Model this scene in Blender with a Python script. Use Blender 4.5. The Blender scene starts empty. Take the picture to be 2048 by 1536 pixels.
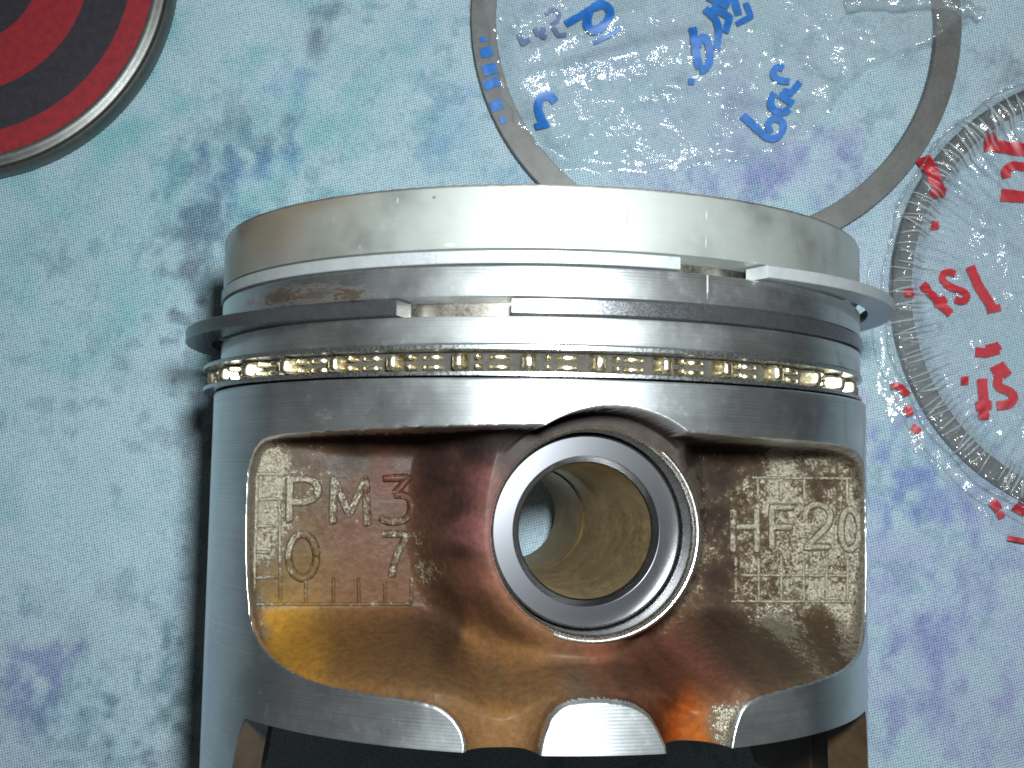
import bpy, math
import numpy as np
from mathutils import Matrix, Vector

# ------------------------------------------------------------------ camera, light, exposure
MM = 0.001
F_PX, AXIS_H, CAM_UP, TILT = 2300.0, 40.2, 146.3, 0.080      # photo focal length (px of 2048), axis height, lens above axis
CAM_Z = AXIS_H + CAM_UP
AX, ROLL, PSI = 3.14, 0.018, math.radians(8.5)               # piston placement: offset, in-plane turn, turn about own axis
scene = bpy.context.scene
cam = bpy.data.cameras.new('camera'); cam_ob = bpy.data.objects.new('camera', cam)
scene.collection.objects.link(cam_ob); scene.camera = cam_ob
cam.sensor_width = 36.0; cam.lens = 36.0 * F_PX / 2048
cam.clip_start = 0.005; cam.clip_end = 20
cam_ob.location = (0, 0, CAM_Z * MM); cam_ob.rotation_euler = (TILT, 0, 0)
cam.dof.use_dof = True; cam.dof.focus_distance = 0.116; cam.dof.aperture_fstop = 140

world = bpy.data.worlds.new('World'); scene.world = world; world.use_nodes = True
wn = world.node_tree; wn.nodes.clear()
wo = wn.nodes.new('ShaderNodeOutputWorld'); wb = wn.nodes.new('ShaderNodeBackground')
wt = wn.nodes.new('ShaderNodeTexCoord'); wz = wn.nodes.new('ShaderNodeTexNoise'); wr = wn.nodes.new('ShaderNodeValToRGB')
wz.inputs['Scale'].default_value = 2.2; wz.inputs['Detail'].default_value = 3
wr.color_ramp.elements[0].position = 0.35; wr.color_ramp.elements[0].color = (0.10, 0.10, 0.10, 1)
wr.color_ramp.elements[1].position = 0.68; wr.color_ramp.elements[1].color = (0.62, 0.60, 0.57, 1)
wn.links.new(wt.outputs['Generated'], wz.inputs['Vector']); wn.links.new(wz.outputs['Fac'], wr.inputs['Fac'])
wn.links.new(wr.outputs['Color'], wb.inputs['Color']); wb.inputs['Strength'].default_value = 0.24
wn.links.new(wb.outputs[0], wo.inputs[0])

fl = bpy.data.lights.new('phone_flash', 'AREA'); fl.shape = 'DISK'; fl.size = 0.012; fl.energy = 0.86; fl.color = (0.94, 1.0, 1.0)
flo = bpy.data.objects.new('phone_flash', fl); scene.collection.objects.link(flo)
flo.rotation_euler = (TILT, 0, 0); flo.location = (10.0 * MM, 17.0 * MM, (CAM_Z + 1) * MM)

scene.view_settings.view_transform = 'Standard'; scene.view_settings.look = 'None'
scene.view_settings.exposure = 0.0; scene.view_settings.gamma = 1.0; scene.view_settings.use_curve_mapping = False
scene.cycles.filter_width = 1.75; scene.cycles.max_bounces = 10; scene.cycles.transparent_max_bounces = 16
scene.cycles.sample_clamp_indirect = 6.0
scene.cycles.use_adaptive_sampling = True; scene.cycles.adaptive_threshold = 0.02

# ------------------------------------------------------------------ geometry helpers (all in millimetres)
rng = np.random.default_rng(7)
c_, s_ = math.cos(TILT), math.sin(TILT)

def ray(px, py):
    u, v = (px - 1024) / F_PX, (768 - py) / F_PX
    d = np.array([u, v * c_ + s_, v * s_ - c_]); return d / np.linalg.norm(d)

def on_z(px, py, z=0.0):                     # photo pixel -> table coordinates at height z
    d = ray(px, py); t = (z - CAM_Z) / d[2]; return np.array([d[0] * t, d[1] * t])

PM = np.array(Matrix.Rotation(-ROLL, 3, 'Z') @ Matrix.Rotation(PSI, 3, 'Y'))
P0 = np.array([AX, 0.0, AXIS_H])
def loc_ray(px, py):
    return PM.T @ (np.array([0, 0, CAM_Z]) - P0), PM.T @ ray(px, py)
def on_panel(px, py, z):                     # photo pixel -> piston (x, y) on the plane local z
    o, d = loc_ray(px, py); t = (z - o[2]) / d[2]; return np.array([o[0] + d[0] * t, o[1] + d[1] * t])
def on_cyl(px, py, r=40.0):                  # photo pixel -> piston (x, y, z) on the cylinder
    o, d = loc_ray(px, py)
    a = d[0]**2 + d[2]**2; b = o[0]*d[0] + o[2]*d[2]; c = o[0]**2 + o[2]**2 - r*r
    disc = b*b - a*c
    t = (-b - math.sqrt(disc)) / a if disc > 0 else -b / a
    return o + d * t

_perm = rng.integers(0, 2**31, 4096)
def vnoise(x, y, seed=0):
    xi = np.floor(x).astype(np.int64); yi = np.floor(y).astype(np.int64); fx = x - xi; fy = y - yi
    fx = fx*fx*(3-2*fx); fy = fy*fy*(3-2*fy)
    def h(a, b): return (_perm[(a*73 + b*1619 + seed*7919) & 4095] % 10007) / 10007.0
    return (h(xi,yi)*(1-fx)+h(xi+1,yi)*fx)*(1-fy) + (h(xi,yi+1)*(1-fx)+h(xi+1,yi+1)*fx)*fy
def fbm(x, y, oct=4, seed=0):
    v = 0; a = 0.5; f = 1.0
    for k in range(oct): v = v + a*vnoise(x*f+13.7*k, y*f-7.1*k, seed+k); a *= .5; f *= 2.03
    return v
def sm(a, b, x):
    t = np.clip((x-a)/(b-a), 0, 1); return t*t*(3-2*t)

def link(name, me, mat, parent=None):
    ob = bpy.data.objects.new(name, me); scene.collection.objects.link(ob)
    if mat and not me.materials: me.materials.append(mat)
    if parent: ob.parent = parent
    return ob
def mesh(name, v, faces, mat, parent=None, smooth=True, attrs=None):
    me = bpy.data.meshes.new(name)
    v = np.asarray(v, dtype=np.float32) * MM
    faces = np.asarray(faces) if not isinstance(faces, list) else faces
    if isinstance(faces, np.ndarray):
        n, k = faces.shape
        me.vertices.add(len(v)); me.vertices.foreach_set('co', v.ravel())
        me.loops.add(n*k); me.loops.foreach_set('vertex_index', faces.ravel().astype(np.int32))
        me.polygons.add(n); me.polygons.foreach_set('loop_start', np.arange(0, n*k, k, dtype=np.int32))
        me.update(calc_edges=True)
    else:
        me.from_pydata([tuple(p) for p in v], [], faces); me.update()
    if smooth: me.polygons.foreach_set('use_smooth', np.ones(len(me.polygons), dtype=bool))
    for an, (kind, data) in (attrs or {}).items():
        at = me.attributes.new(an, kind, 'POINT')
        at.data.foreach_set('color' if kind == 'FLOAT_COLOR' else 'value', np.asarray(data, np.float32).ravel())
    return link(name, me, mat, parent)
def grid_faces(nu, nv, closed_u=False):
    i = np.arange(nu if closed_u else nu-1); j = np.arange(nv-1); I, J = np.meshgrid(i, j, indexing='ij')
    I2 = (I+1) % nu
    return np.stack([I*nv+J, I2*nv+J, I2*nv+J+1, I*nv+J+1], -1).reshape(-1, 4)
def lathe(name, prof, mat, parent=None, seg=360, axis='y', center=(0,0), closed=True, rfun=None, span=None, smooth_deg=35):
    """prof: (r, h) points; turned about the piston axis (y) or the pin axis (z)."""
    prof = np.array(prof, float)
    if closed: prof = np.vstack([prof, prof[:1]])
    full = span is None
    a = np.linspace(0, 2*math.pi, seg, endpoint=False) if full else np.linspace(span[0], span[1], seg)
    A, R = np.meshgrid(a, prof[:,0], indexing='ij'); H = np.broadcast_to(prof[:,1], R.shape)
    R = R + (rfun(a)[:,None] if rfun is not None else 0)
    if axis == 'y': V = np.stack([R*np.sin(A), H, R*np.cos(A)], -1)
    else: V = np.stack([center[0]+R*np.cos(A), center[1]+R*np.sin(A), H], -1)
    f = grid_faces(seg, len(prof), full)
    if axis == 'y': f = f[:, ::-1]
    if not full and closed:
        n = len(prof)
        fl_ = [list(map(int, q)) for q in f]
        fl_.append([k for k in range(n-1)]); fl_.append([(seg-1)*n+k for k in range(n-2,-1,-1)])
        ob = mesh(name, V.reshape(-1,3), fl_, mat, parent)
    else: ob = mesh(name, V.reshape(-1,3), f, mat, parent)
    ob.data.set_sharp_from_angle(angle=math.radians(smooth_deg))
    return ob
def tube(pts, rad, n=8, squash=1.0):
    """closed tube along 3-D points -> verts, faces"""
    pts = np.asarray(pts, float); m = len(pts); T = np.gradient(pts, axis=0); T /= np.linalg.norm(T, axis=1)[:,None]+1e-9
    up = np.array([0,0,1.0]); S = np.cross(T, up); S /= np.linalg.norm(S, axis=1)[:,None]+1e-9; U = np.cross(S, T)
    a = np.linspace(0, 2*math.pi, n, endpoint=False); rad = np.broadcast_to(rad, (m,))
    V = pts[:,None,:] + rad[:,None,None]*(np.cos(a)[None,:,None]*S[:,None,:] + squash*np.sin(a)[None,:,None]*U[:,None,:])
    f = []
    for i in range(m-1):
        for k in range(n): f.append([i*n+k, i*n+(k+1)%n, (i+1)*n+(k+1)%n, (i+1)*n+k])
    f.append(list(range(n))[::-1]); f.append([(m-1)*n+k for k in range(n)])
    return V.reshape(-1,3), f
def dense(pts, step):
    pts = np.asarray(pts, float); out = [pts[0]]
    for a, b in zip(pts[:-1], pts[1:]):
        k = max(1, int(math.ceil(np.linalg.norm(b-a)/step)))
        for t in range(1, k+1): out.append(a+(b-a)*t/k)
    return np.array(out)
def chaikin(p, it=2, closed=False):
    p = np.asarray(p, float)
    for _ in range(it):
        q = np.roll(p, -1, 0) if closed else p[1:]; a = p if closed else p[:-1]
        n = np.empty((2*len(a), p.shape[1])); n[0::2] = .75*a+.25*q; n[1::2] = .25*a+.75*q
        p = n if closed else np.vstack([p[:1], n, p[-1:]])
    return p
def sdf_poly(x, y, poly):
    """signed distance, negative inside"""
    x = x.ravel(); y = y.ravel(); d2 = np.full(x.shape, 1e9); ins = np.zeros(x.shape, bool)
    for (ax, ay), (bx, by) in zip(poly, np.roll(poly, -1, 0)):
        ex, ey = bx-ax, by-ay; L = ex*ex+ey*ey+1e-12
        t = np.clip(((x-ax)*ex+(y-ay)*ey)/L, 0, 1)
        d2 = np.minimum(d2, (x-ax-t*ex)**2+(y-ay-t*ey)**2)
        if ay != by:
            ins ^= ((ay > y) != (by > y)) & (x < (bx-ax)*(y-ay)/(by-ay)+ax)
    d = np.sqrt(d2); return np.where(ins, -d, d)
def empty(name, loc=(0,0,0), rot=(0,0,0)):
    o = bpy.data.objects.new(name, None); scene.collection.objects.link(o); o.empty_display_size = .01
    o.location = tuple(q*MM for q in loc); o.rotation_euler = rot; return o
def tag(o, label=None, cat=None, group=None, kind=None):
    for k, v in (('label', label), ('category', cat), ('group', group), ('kind', kind)):
        if v: o[k] = v
    return o

# ------------------------------------------------------------------ material helpers
class NT:
    def __init__(s, name):
        s.m = bpy.data.materials.new(name); s.m.use_nodes = True; s.t = s.m.node_tree; s.t.nodes.clear()
        s.out = s.t.nodes.new('ShaderNodeOutputMaterial')
        s.tc = s.t.nodes.new('ShaderNodeTexCoord'); s.mm = s.vmath('MULTIPLY', s.tc.outputs['Object'], (1000, 1000, 1000))
    def put(s, sock, v):
        if isinstance(v, bpy.types.NodeSocket): s.t.links.new(v, sock)
        elif v is not None:
            if hasattr(sock.default_value, '__len__') and not hasattr(v, '__len__'): v = (v,)*len(sock.default_value)
            if hasattr(v, '__len__') and len(v) == 3 and len(sock.default_value) == 4: v = (*v, 1)
            sock.default_value = v
    def vmath(s, op, a, b=None, scale=None):
        n = s.t.nodes.new('ShaderNodeVectorMath'); n.operation = op; s.put(n.inputs[0], a)
        if b is not None: s.put(n.inputs[1], b)
        if scale is not None: s.put(n.inputs['Scale'], scale)
        return n.outputs['Value'] if op in ('LENGTH', 'DISTANCE', 'DOT_PRODUCT') else n.outputs['Vector']
    def math(s, op, a, b=None, c=None, clamp=False):
        n = s.t.nodes.new('ShaderNodeMath'); n.operation = op; n.use_clamp = clamp
        for i, v in enumerate((a, b, c)):
            if v is not None: s.put(n.inputs[i], v)
        return n.outputs[0]
    def noise(s, scale, detail=3, rough=.55, vec=None, dist=0):
        n = s.t.nodes.new('ShaderNodeTexNoise'); s.put(n.inputs['Vector'], vec if vec is not None else s.mm)
        n.inputs['Scale'].default_value = scale; n.inputs['Detail'].default_value = detail
        n.inputs['Roughness'].default_value = rough; n.inputs['Distortion'].default_value = dist
        return n.outputs['Fac']
    def step(s, v, a, b, lo=0, hi=1, kind='SMOOTHSTEP'):
        n = s.t.nodes.new('ShaderNodeMapRange'); n.interpolation_type = kind
        for k, q in (('Value', v), ('From Min', a), ('From Max', b), ('To Min', lo), ('To Max', hi)): s.put(n.inputs[k], q)
        return n.outputs['Result']
    def mix(s, f, a, b, mode='MIX'):
        n = s.t.nodes.new('ShaderNodeMix'); n.data_type = 'RGBA'; n.blend_type = mode
        s.put(n.inputs[0], f); s.put(n.inputs[6], a); s.put(n.inputs[7], b); return n.outputs[2]
    def mixf(s, f, a, b):
        n = s.t.nodes.new('ShaderNodeMix'); n.data_type = 'FLOAT'
        s.put(n.inputs[0], f); s.put(n.inputs[2], a); s.put(n.inputs[3], b); return n.outputs[0]
    def sep(s, v):
        n = s.t.nodes.new('ShaderNodeSeparateXYZ'); s.put(n.inputs[0], v); return n.outputs
    def attr(s, name, out='Color'):
        n = s.t.nodes.new('ShaderNodeAttribute'); n.attribute_name = name; return n.outputs[out]
    def bump(s, h, strength, dist=0.1, normal=None):
        n = s.t.nodes.new('ShaderNodeBump'); s.put(n.inputs['Height'], h); n.inputs['Strength'].default_value = strength
        n.inputs['Distance'].default_value = dist*MM
        if normal is not None: s.put(n.inputs['Normal'], normal)
        return n.outputs[0]
    def blob(s, p, r, scale=None):                 # 1 at p falling to 0 at distance r (ellipsoid by scale)
        d = s.vmath('SUBTRACT', s.mm, tuple(map(float, p)))
        d = s.vmath('MULTIPLY', d, tuple(1/q for q in (scale or (r, r, r))))
        return s.math('SUBTRACT', 1.0, s.vmath('LENGTH', d), clamp=True)
    def principled(s, **kw):
        n = s.t.nodes.new('ShaderNodeBsdfPrincipled')
        for k, v in kw.items(): s.put(n.inputs[k.replace('_', ' ')], v)
        s.t.links.new(n.outputs[0], s.out.inputs[0]); return n

def mat_machined(name, base, rough, line, groove=0.30, aniso=0.0, stains=(), nicks=True, haze=0.0, grain=1.5, edge=None):
    s = NT(name); y = s.sep(s.mm)[1]
    # turning marks: fine circumferential grooves with uneven depth
    wob = s.noise(0.9, 2)
    ph = s.math('MULTIPLY_ADD', wob, 0.35, s.math('MULTIPLY', y, 2*math.pi/groove))
    ny = s.noise(1.0, 4, .7, vec=s.vmath('MULTIPLY', s.mm, (0.02, 7.0, 0.02)))
    h = s.math('ADD', s.math('MULTIPLY', s.math('SINE', ph), 0.5), s.math('MULTIPLY', ny, 1.6))
    cloud = s.noise(0.12, 4, .6); grime = s.noise(0.9, 5, .65)
    col = s.mix(s.step(cloud, .35, .7), tuple(q*0.86 for q in base), base)
    col = s.mix(s.step(ny, .35, .75, 0, .35), col, tuple(q*.55 for q in base))
    rg = s.math('ADD', s.step(cloud, .3, .7, rough-.04, rough+.06), s.step(grime, .5, .8, 0, .08))
    metal = 1.0
    if haze:
        hz = s.math('MULTIPLY', s.step(s.noise(.12, 3, .5), .1, .55), haze)
        col = s.mix(hz, col, (0.38, 0.41, 0.39)); rg = s.math('ADD', rg, s.math('MULTIPLY', hz, .16)); metal = s.math('SUBTRACT', 1.0, s.math('MULTIPLY', hz, .14))
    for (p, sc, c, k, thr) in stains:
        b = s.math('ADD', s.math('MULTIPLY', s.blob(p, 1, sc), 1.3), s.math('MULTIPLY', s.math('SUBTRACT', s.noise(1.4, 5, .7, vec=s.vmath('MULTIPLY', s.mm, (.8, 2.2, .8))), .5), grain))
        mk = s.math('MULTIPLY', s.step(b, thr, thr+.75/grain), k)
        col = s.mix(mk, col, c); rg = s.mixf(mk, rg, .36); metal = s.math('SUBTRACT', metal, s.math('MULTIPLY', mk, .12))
    if edge: col = s.mix(s.step(s.math('ADD', y, s.math('MULTIPLY', grime, .25)), edge-.30, edge-.02, 0, .8), col, (.09, .06, .035))
    if nicks:
        v = s.t.nodes.new('ShaderNodeTexVoronoi'); v.inputs['Scale'].default_value = .22
        s.t.links.new(s.vmath('ADD', s.vmath('MULTIPLY', s.mm, (1, .55, 1)), s.vmath('SCALE', s.tc.outputs['Object'], scale=0)), v.inputs['Vector'])
        nk = s.math('MULTIPLY', s.step(v.outputs['Distance'], .13, .02), s.step(s.noise(2.6, 3, .6), .5, .62))
        h = s.math('SUBTRACT', h, s.math('MULTIPLY', nk, 5)); col = s.mix(s.math('MULTIPLY', nk, .5), col, (.95, .95, .93))
    nb = s.bump(h, line, .03)
    n = s.principled(Base_Color=col, Metallic=metal, Roughness=s.math('ADD', rg, .22), Normal=nb, Anisotropic=aniso*.6, Anisotropic_Rotation=.25)
    n2 = s.principled(Base_Color=col, Metallic=metal, Roughness=s.math('MULTIPLY', rg, .38), Normal=nb, Anisotropic=aniso, Anisotropic_Rotation=.25)
    tg = s.t.nodes.new('ShaderNodeTangent'); tg.direction_type = 'RADIAL'; tg.axis = 'Y'
    mx = s.t.nodes.new('ShaderNodeMixShader'); mx.inputs[0].default_value = .55
    for k, q in enumerate((n, n2)): s.t.links.new(tg.outputs[0], q.inputs['Tangent']); s.t.links.new(q.outputs[0], mx.inputs[k+1])
    s.t.links.new(mx.outputs[0], s.out.inputs[0])
    return s.m

def mat_simple(name, base, rough, metallic=0.0, var=.15, scale=.6, bump=.1, coat=0.0):
    s = NT(name); a = s.noise(scale, 5, .6); b = s.noise(scale*6, 3, .6)
    col = s.mix(s.step(a, .3, .7), tuple(q*(1-var) for q in base), tuple(min(1, q*(1+var)) for q in base))
    rg = s.step(b, .3, .75, rough-.05, rough+.08)
    n = s.principled(Base_Color=col, Metallic=metallic, Roughness=rg, Normal=s.bump(b, bump, .05), Coat_Weight=coat)
    return s.m

# ------------------------------------------------------------------ the cloth everything lies on
def mat_cloth():
    s = NT('printed_cotton'); dye = s.attr('dye'); mm = s.mm
    vr = s.t.nodes.new('ShaderNodeVectorRotate'); vr.rotation_type = 'Z_AXIS'
    s.put(vr.inputs['Vector'], mm); vr.inputs['Angle'].default_value = math.radians(33)
    x, y, _ = s.sep(vr.outputs[0]); K = 2*math.pi/.58
    jig = s.math('MULTIPLY', s.noise(.12, 2), 5.0)
    wv = s.math('MULTIPLY', s.math('SINE', s.math('MULTIPLY_ADD', x, K, jig)), s.math('SINE', s.math('MULTIPLY_ADD', y, K*.93, jig)))
    th = s.noise(2.4, 3, .7)
    wv = s.math('ADD', wv, s.math('MULTIPLY', s.math('SUBTRACT', th, .5), 2.3))
    # dye sits unevenly on the threads: some stay pale
    col = s.mix(s.step(wv, .1, 1.2, 0, .7), dye, s.mix(.5, dye, (.36, .41, .45)))
    col = s.mix(s.step(wv, .1, -.9, 0, 1.0), col, s.mix(.9, col, (.26, .33, .50), 'MULTIPLY'))
    s.principled(Base_Color=col, Roughness=.9, Specular_IOR_Level=.12, Normal=s.bump(wv, .6, .10))
    return s.m
def dye_at(x, y):
    sh = x.shape; x = x.ravel(); y = y.ravel()
    fine = fbm(x*.45, y*.45, 4, 101); mid = fbm(x*.16, y*.16, 5, 111); streak = fbm(x*.42+1.5*fbm(x*.2, y*.2, 2, 3), y*.30, 4, 121)
    nrm = lambda q: .5+(q-q.mean())/(q.std()*5)                    # spread to about 0..1
    fine, mid, streak = nrm(fine), nrm(mid), nrm(streak)
    col = np.array([.57, .68, .72])+(mid[:,None]-.5)*np.array([.20, .10, .08])
    def spot(px, py, rx, ry, rot, c, k, lo, amp, tex, soft=.75):
        nonlocal col
        p = on_z(px, py); dx, dy = x-p[0], y-p[1]; a = math.radians(-rot); ca, sa = math.cos(a), math.sin(a)
        d = np.hypot((dx*ca-dy*sa)*12.2/rx, (dx*sa+dy*ca)*12.2/ry)
        m = sm(lo-.2, lo+soft*1.9, (1-d)+(tex-.5)*amp*.8)*k; m[d > 2.2] = 0
        col = col*(1-m[:,None])+np.array(c)*m[:,None]
    TEAL, BLUE, SLATE, DARK, VIO, LIL, GRN = (.20,.50,.52), (.17,.37,.62), (.11,.20,.28), (.09,.09,.15), (.25,.26,.52), (.40,.42,.66), (.13,.25,.27)
    for a in [(180,420,700,520,0,TEAL,.7,-.2,2.6,mid), (640,230,330,330,0,TEAL,.8,-.1,2.6,mid), (330,140,260,220,0,TEAL,.6,.0,2.6,mid),
              (150,1050,420,330,0,TEAL,.35,.1,2.6,mid), (1180,120,460,320,0,(.42,.53,.66),.7,-.1,2.,mid), (1900,1250,420,520,0,(.45,.52,.70),.8,-.1,2.2,mid), (1560,300,400,250,0,LIL,.5,.0,2.4,mid),
              (60,1440,460,330,0,(.36,.47,.60),.7,.0,2.2,mid), (1980,560,320,440,0,(.48,.57,.66),.8,-.2,1.8,mid), (1960,120,280,180,0,(.50,.60,.64),.8,-.1,1.5,mid), (1840,1200,260,420,0,LIL,.5,.1,2.6,mid)]: spot(*a, soft=1.1)
    for a in [(480,275,130,110,35,SLATE,.70,.05,2.4,streak), (440,350,110,90,0,(.14,.28,.46),.5,.05,2.4,streak), (530,330,90,50,30,BLUE,.6,.05,2.4,streak), (540,270,45,80,-30,SLATE,.6,.1,2.2,streak), (400,350,60,50,0,SLATE,.5,.1,2.4,fine),
              (630,75,36,105,-33,DARK,.62,.05,1.6,fine), (580,150,60,70,-30,BLUE,.5,.1,2.0,fine), (655,20,30,60,-25,SLATE,.6,.1,1.8,fine), (545,200,40,70,-30,(.3,.45,.58),.5,.1,2.,fine),
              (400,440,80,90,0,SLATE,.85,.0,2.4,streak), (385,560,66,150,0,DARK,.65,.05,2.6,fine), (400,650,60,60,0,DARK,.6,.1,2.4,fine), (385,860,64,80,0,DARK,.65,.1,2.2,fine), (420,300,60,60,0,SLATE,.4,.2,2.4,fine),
              (850,290,120,60,-25,(.28,.42,.48),.55,.2,2.4,fine), (820,180,60,120,0,(.24,.47,.5),.45,.2,2.4,fine), (900,180,70,70,0,BLUE,.45,.25,2.4,fine), (880,300,50,50,0,BLUE,.45,.2,2.4,fine), (730,120,60,60,30,(.3,.4,.45),.4,.3,2.4,fine),
              (1560,330,200,70,10,VIO,.60,.1,2.6,streak), (1430,380,150,50,5,VIO,.6,.1,2.6,streak), (1640,400,110,60,20,VIO,.6,.1,2.6,streak), (1500,230,150,110,-30,VIO,.45,.2,2.6,fine), (1480,200,60,40,0,SLATE,.45,.3,2.4,fine), (1590,90,50,60,-30,SLATE,.5,.25,2.2,fine), (1300,160,120,70,0,(.33,.40,.55),.5,.2,2.4,fine),
              (1250,60,80,40,10,SLATE,.25,.2,2.4,fine), (1700,330,80,90,0,VIO,.4,.2,2.6,fine), (1900,640,90,80,0,(.3,.33,.45),.35,.25,2.6,fine), (1960,420,120,90,0,(.36,.42,.54),.4,.2,2.6,fine),
              (1810,900,120,110,0,(.22,.30,.62),.65,.1,2.6,streak), (1860,1000,150,90,30,(.24,.28,.60),.7,.1,2.6,streak), (1780,1010,70,60,0,(.22,.32,.58),.55,.1,2.6,streak), (1960,1150,110,70,20,VIO,.55,.15,2.6,streak), (1880,1300,150,110,-30,(.27,.29,.56),.6,.1,2.6,streak), (1800,1420,120,130,20,VIO,.6,.1,2.6,streak), (1960,1440,140,110,-20,(.38,.36,.58),.65,.1,2.6,streak), (1780,1180,90,80,0,LIL,.6,.15,2.6,fine), (1930,960,60,40,0,VIO,.5,.2,2.6,fine),
              (2030,135,70,70,0,DARK,.6,.1,2.2,fine), (1900,130,60,70,0,(.3,.36,.42),.4,.2,2.4,fine), (1820,120,60,60,0,SLATE,.35,.2,2.4,fine),
              (345,1410,110,110,30,GRN,.7,.1,2.6,fine), (290,1265,60,36,15,GRN,.6,.15,2.2,fine), (335,1250,36,60,0,SLATE,.5,.25,2.4,fine), (235,1180,80,50,40,(.25,.36,.38),.6,.15,2.2,fine), (210,1345,90,70,20,GRN,.5,.25,2.6,fine), (70,1330,120,90,0,VIO,.6,.1,2.6,fine), (90,1420,150,120,0,(.22,.28,.50),.55,.15,2.6,fine), (160,1500,120,80,0,GRN,.5,.2,2.6,fine), (330,1500,90,60,0,DARK,.45,.2,2.6,fine),
              (80,480,70,70,0,(.32,.46,.48),.6,.2,2.2,fine), (150,540,60,45,30,(.3,.42,.42),.6,.2,2.2,fine), (215,690,60,50,-30,GRN,.45,.25,2.4,fine), (140,820,50,60,0,(.3,.42,.46),.55,.25,2.4,fine), (245,740,60,50,0,GRN,.45,.25,2.4,fine), (60,250,60,60,0,SLATE,.3,.3,2.4,fine), (270,400,120,120,0,(.3,.5,.55),.4,.3,2.6,fine)]: spot(*a)
    sp = sm(.66, .80, nrm(fbm(x*.42+9, y*.42, 3, 131)))*sm(.40, .65, nrm(fbm(x*.06, y*.06, 2, 141)))*.45
    col = col*(1-sp[:,None])+np.array((.20, .36, .42))*sp[:,None]
    return np.concatenate([np.clip(col*np.array([.42, .455, .465]), .015, .9), np.ones((len(x), 1))], 1)
def cloth_z(x, y):
    w = (fbm(x/34+3, y/34+5, 3, 11)-.45)*2.2 + (fbm((x+.6*y)/17, (y-.6*x)/40, 3, 21)-.45)*.9
    near = np.exp(-((x-AX)/50)**4 - ((y+5)/60)**4)
    return w*(1-near) - .9
gx = np.r_[np.linspace(-330, -102, 40, endpoint=False), np.arange(-102, 108, .42), np.linspace(108, 330, 40)]
gy = np.r_[np.linspace(-310, -78, 40, endpoint=False), np.arange(-78, 104, .42), np.linspace(104, 350, 40)]
GX, GY = np.meshgrid(gx, gy, indexing='ij')
cl = mesh('tablecloth', np.stack([GX, GY, cloth_z(GX, GY)], -1).reshape(-1, 3), grid_faces(len(gx), len(gy)), mat_cloth(), attrs={'dye': ('FLOAT_COLOR', dye_at(GX, GY))})
tag(cl, kind='structure')

# ------------------------------------------------------------------ the piston
piston = empty('piston', P0, (0, PSI, -ROLL))
tag(piston, 'used aluminium engine piston lying on its side with brown varnished pin side', 'piston')
R = 40.0; RL = 39.35
p_ = lambda px, py: tuple(on_cyl(px, py, RL))
BROWN, RUST, SOOT = (.17, .12, .07), (.075, .038, .010), (.05, .04, .03)
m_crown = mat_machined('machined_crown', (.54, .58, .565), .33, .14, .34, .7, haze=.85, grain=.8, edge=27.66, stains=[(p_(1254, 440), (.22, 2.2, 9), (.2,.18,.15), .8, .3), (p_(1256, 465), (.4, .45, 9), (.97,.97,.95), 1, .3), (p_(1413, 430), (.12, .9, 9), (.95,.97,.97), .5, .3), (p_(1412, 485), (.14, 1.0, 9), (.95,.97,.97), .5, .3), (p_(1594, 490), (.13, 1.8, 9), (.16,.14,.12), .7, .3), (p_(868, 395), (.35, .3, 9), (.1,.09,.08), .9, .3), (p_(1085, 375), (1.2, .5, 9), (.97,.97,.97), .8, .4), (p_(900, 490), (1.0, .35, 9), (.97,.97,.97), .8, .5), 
    (p_(535, 462), (13, 5, 10), BROWN, .85, .12), (p_(470, 520), (10, 8, 13), BROWN, .75, .12), (p_(620, 405), (16, 2.5, 10), BROWN, .7, .2), (p_(700, 425), (13, 4, 6), (.28,.24,.19), .4, .5), (p_(560, 480), (24, 9, 16), (.26,.23,.18), .55, .25),
    (p_(1590, 440), (9, 4, 8), (.30,.27,.21), .4, 1.0)])
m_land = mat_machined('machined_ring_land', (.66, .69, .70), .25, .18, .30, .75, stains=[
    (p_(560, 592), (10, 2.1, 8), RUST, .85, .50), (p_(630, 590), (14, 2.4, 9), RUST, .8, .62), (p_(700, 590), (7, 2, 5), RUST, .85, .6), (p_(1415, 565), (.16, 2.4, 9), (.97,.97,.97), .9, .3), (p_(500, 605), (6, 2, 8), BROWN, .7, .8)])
m_skirt = mat_machined('machined_skirt', (.64, .68, .70), .25, .24, .33, .75, stains=[
    (p_(820, 853), (3.2, .6, 2), SOOT, .95, .55), (p_(660, 862), (1.6, .5, 2), SOOT, .9, .6), (p_(660, 830), (5, 3, 4), (.35,.29,.2), .4, .9)])
m_groove = mat_simple('groove_metal', (.13, .12, .105), .42, 1.0, .3, .5)

YT, YC1, YL2T, YL2, YL3T, YL3, YS = 27.66, 21.4, 19.75, 16.82, 14.95, 12.35, 9.05
def land(name, y1, y0, r, mat, ch=.18, inner=34.0):
    return lathe(name, [(inner, y1), (r-ch, y1), (r-ch*.3, y1-ch*.3), (r, y1-ch), (r, y0+ch), (r-ch*.3, y0+ch*.3), (r-ch, y0), (inner, y0)], mat, piston, seg=512)
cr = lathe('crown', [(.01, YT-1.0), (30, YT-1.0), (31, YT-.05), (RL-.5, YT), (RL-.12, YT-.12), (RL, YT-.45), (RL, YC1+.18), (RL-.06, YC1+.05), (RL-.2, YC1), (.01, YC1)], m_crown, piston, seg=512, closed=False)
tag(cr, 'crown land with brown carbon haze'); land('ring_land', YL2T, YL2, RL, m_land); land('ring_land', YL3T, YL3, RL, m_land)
lathe('groove_core', [(.01, YC1-.02), (35.2, YC1-.02), (35.2, YS+.02), (.01, YS+.02)], m_groove, piston, seg=256, closed=False)

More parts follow.
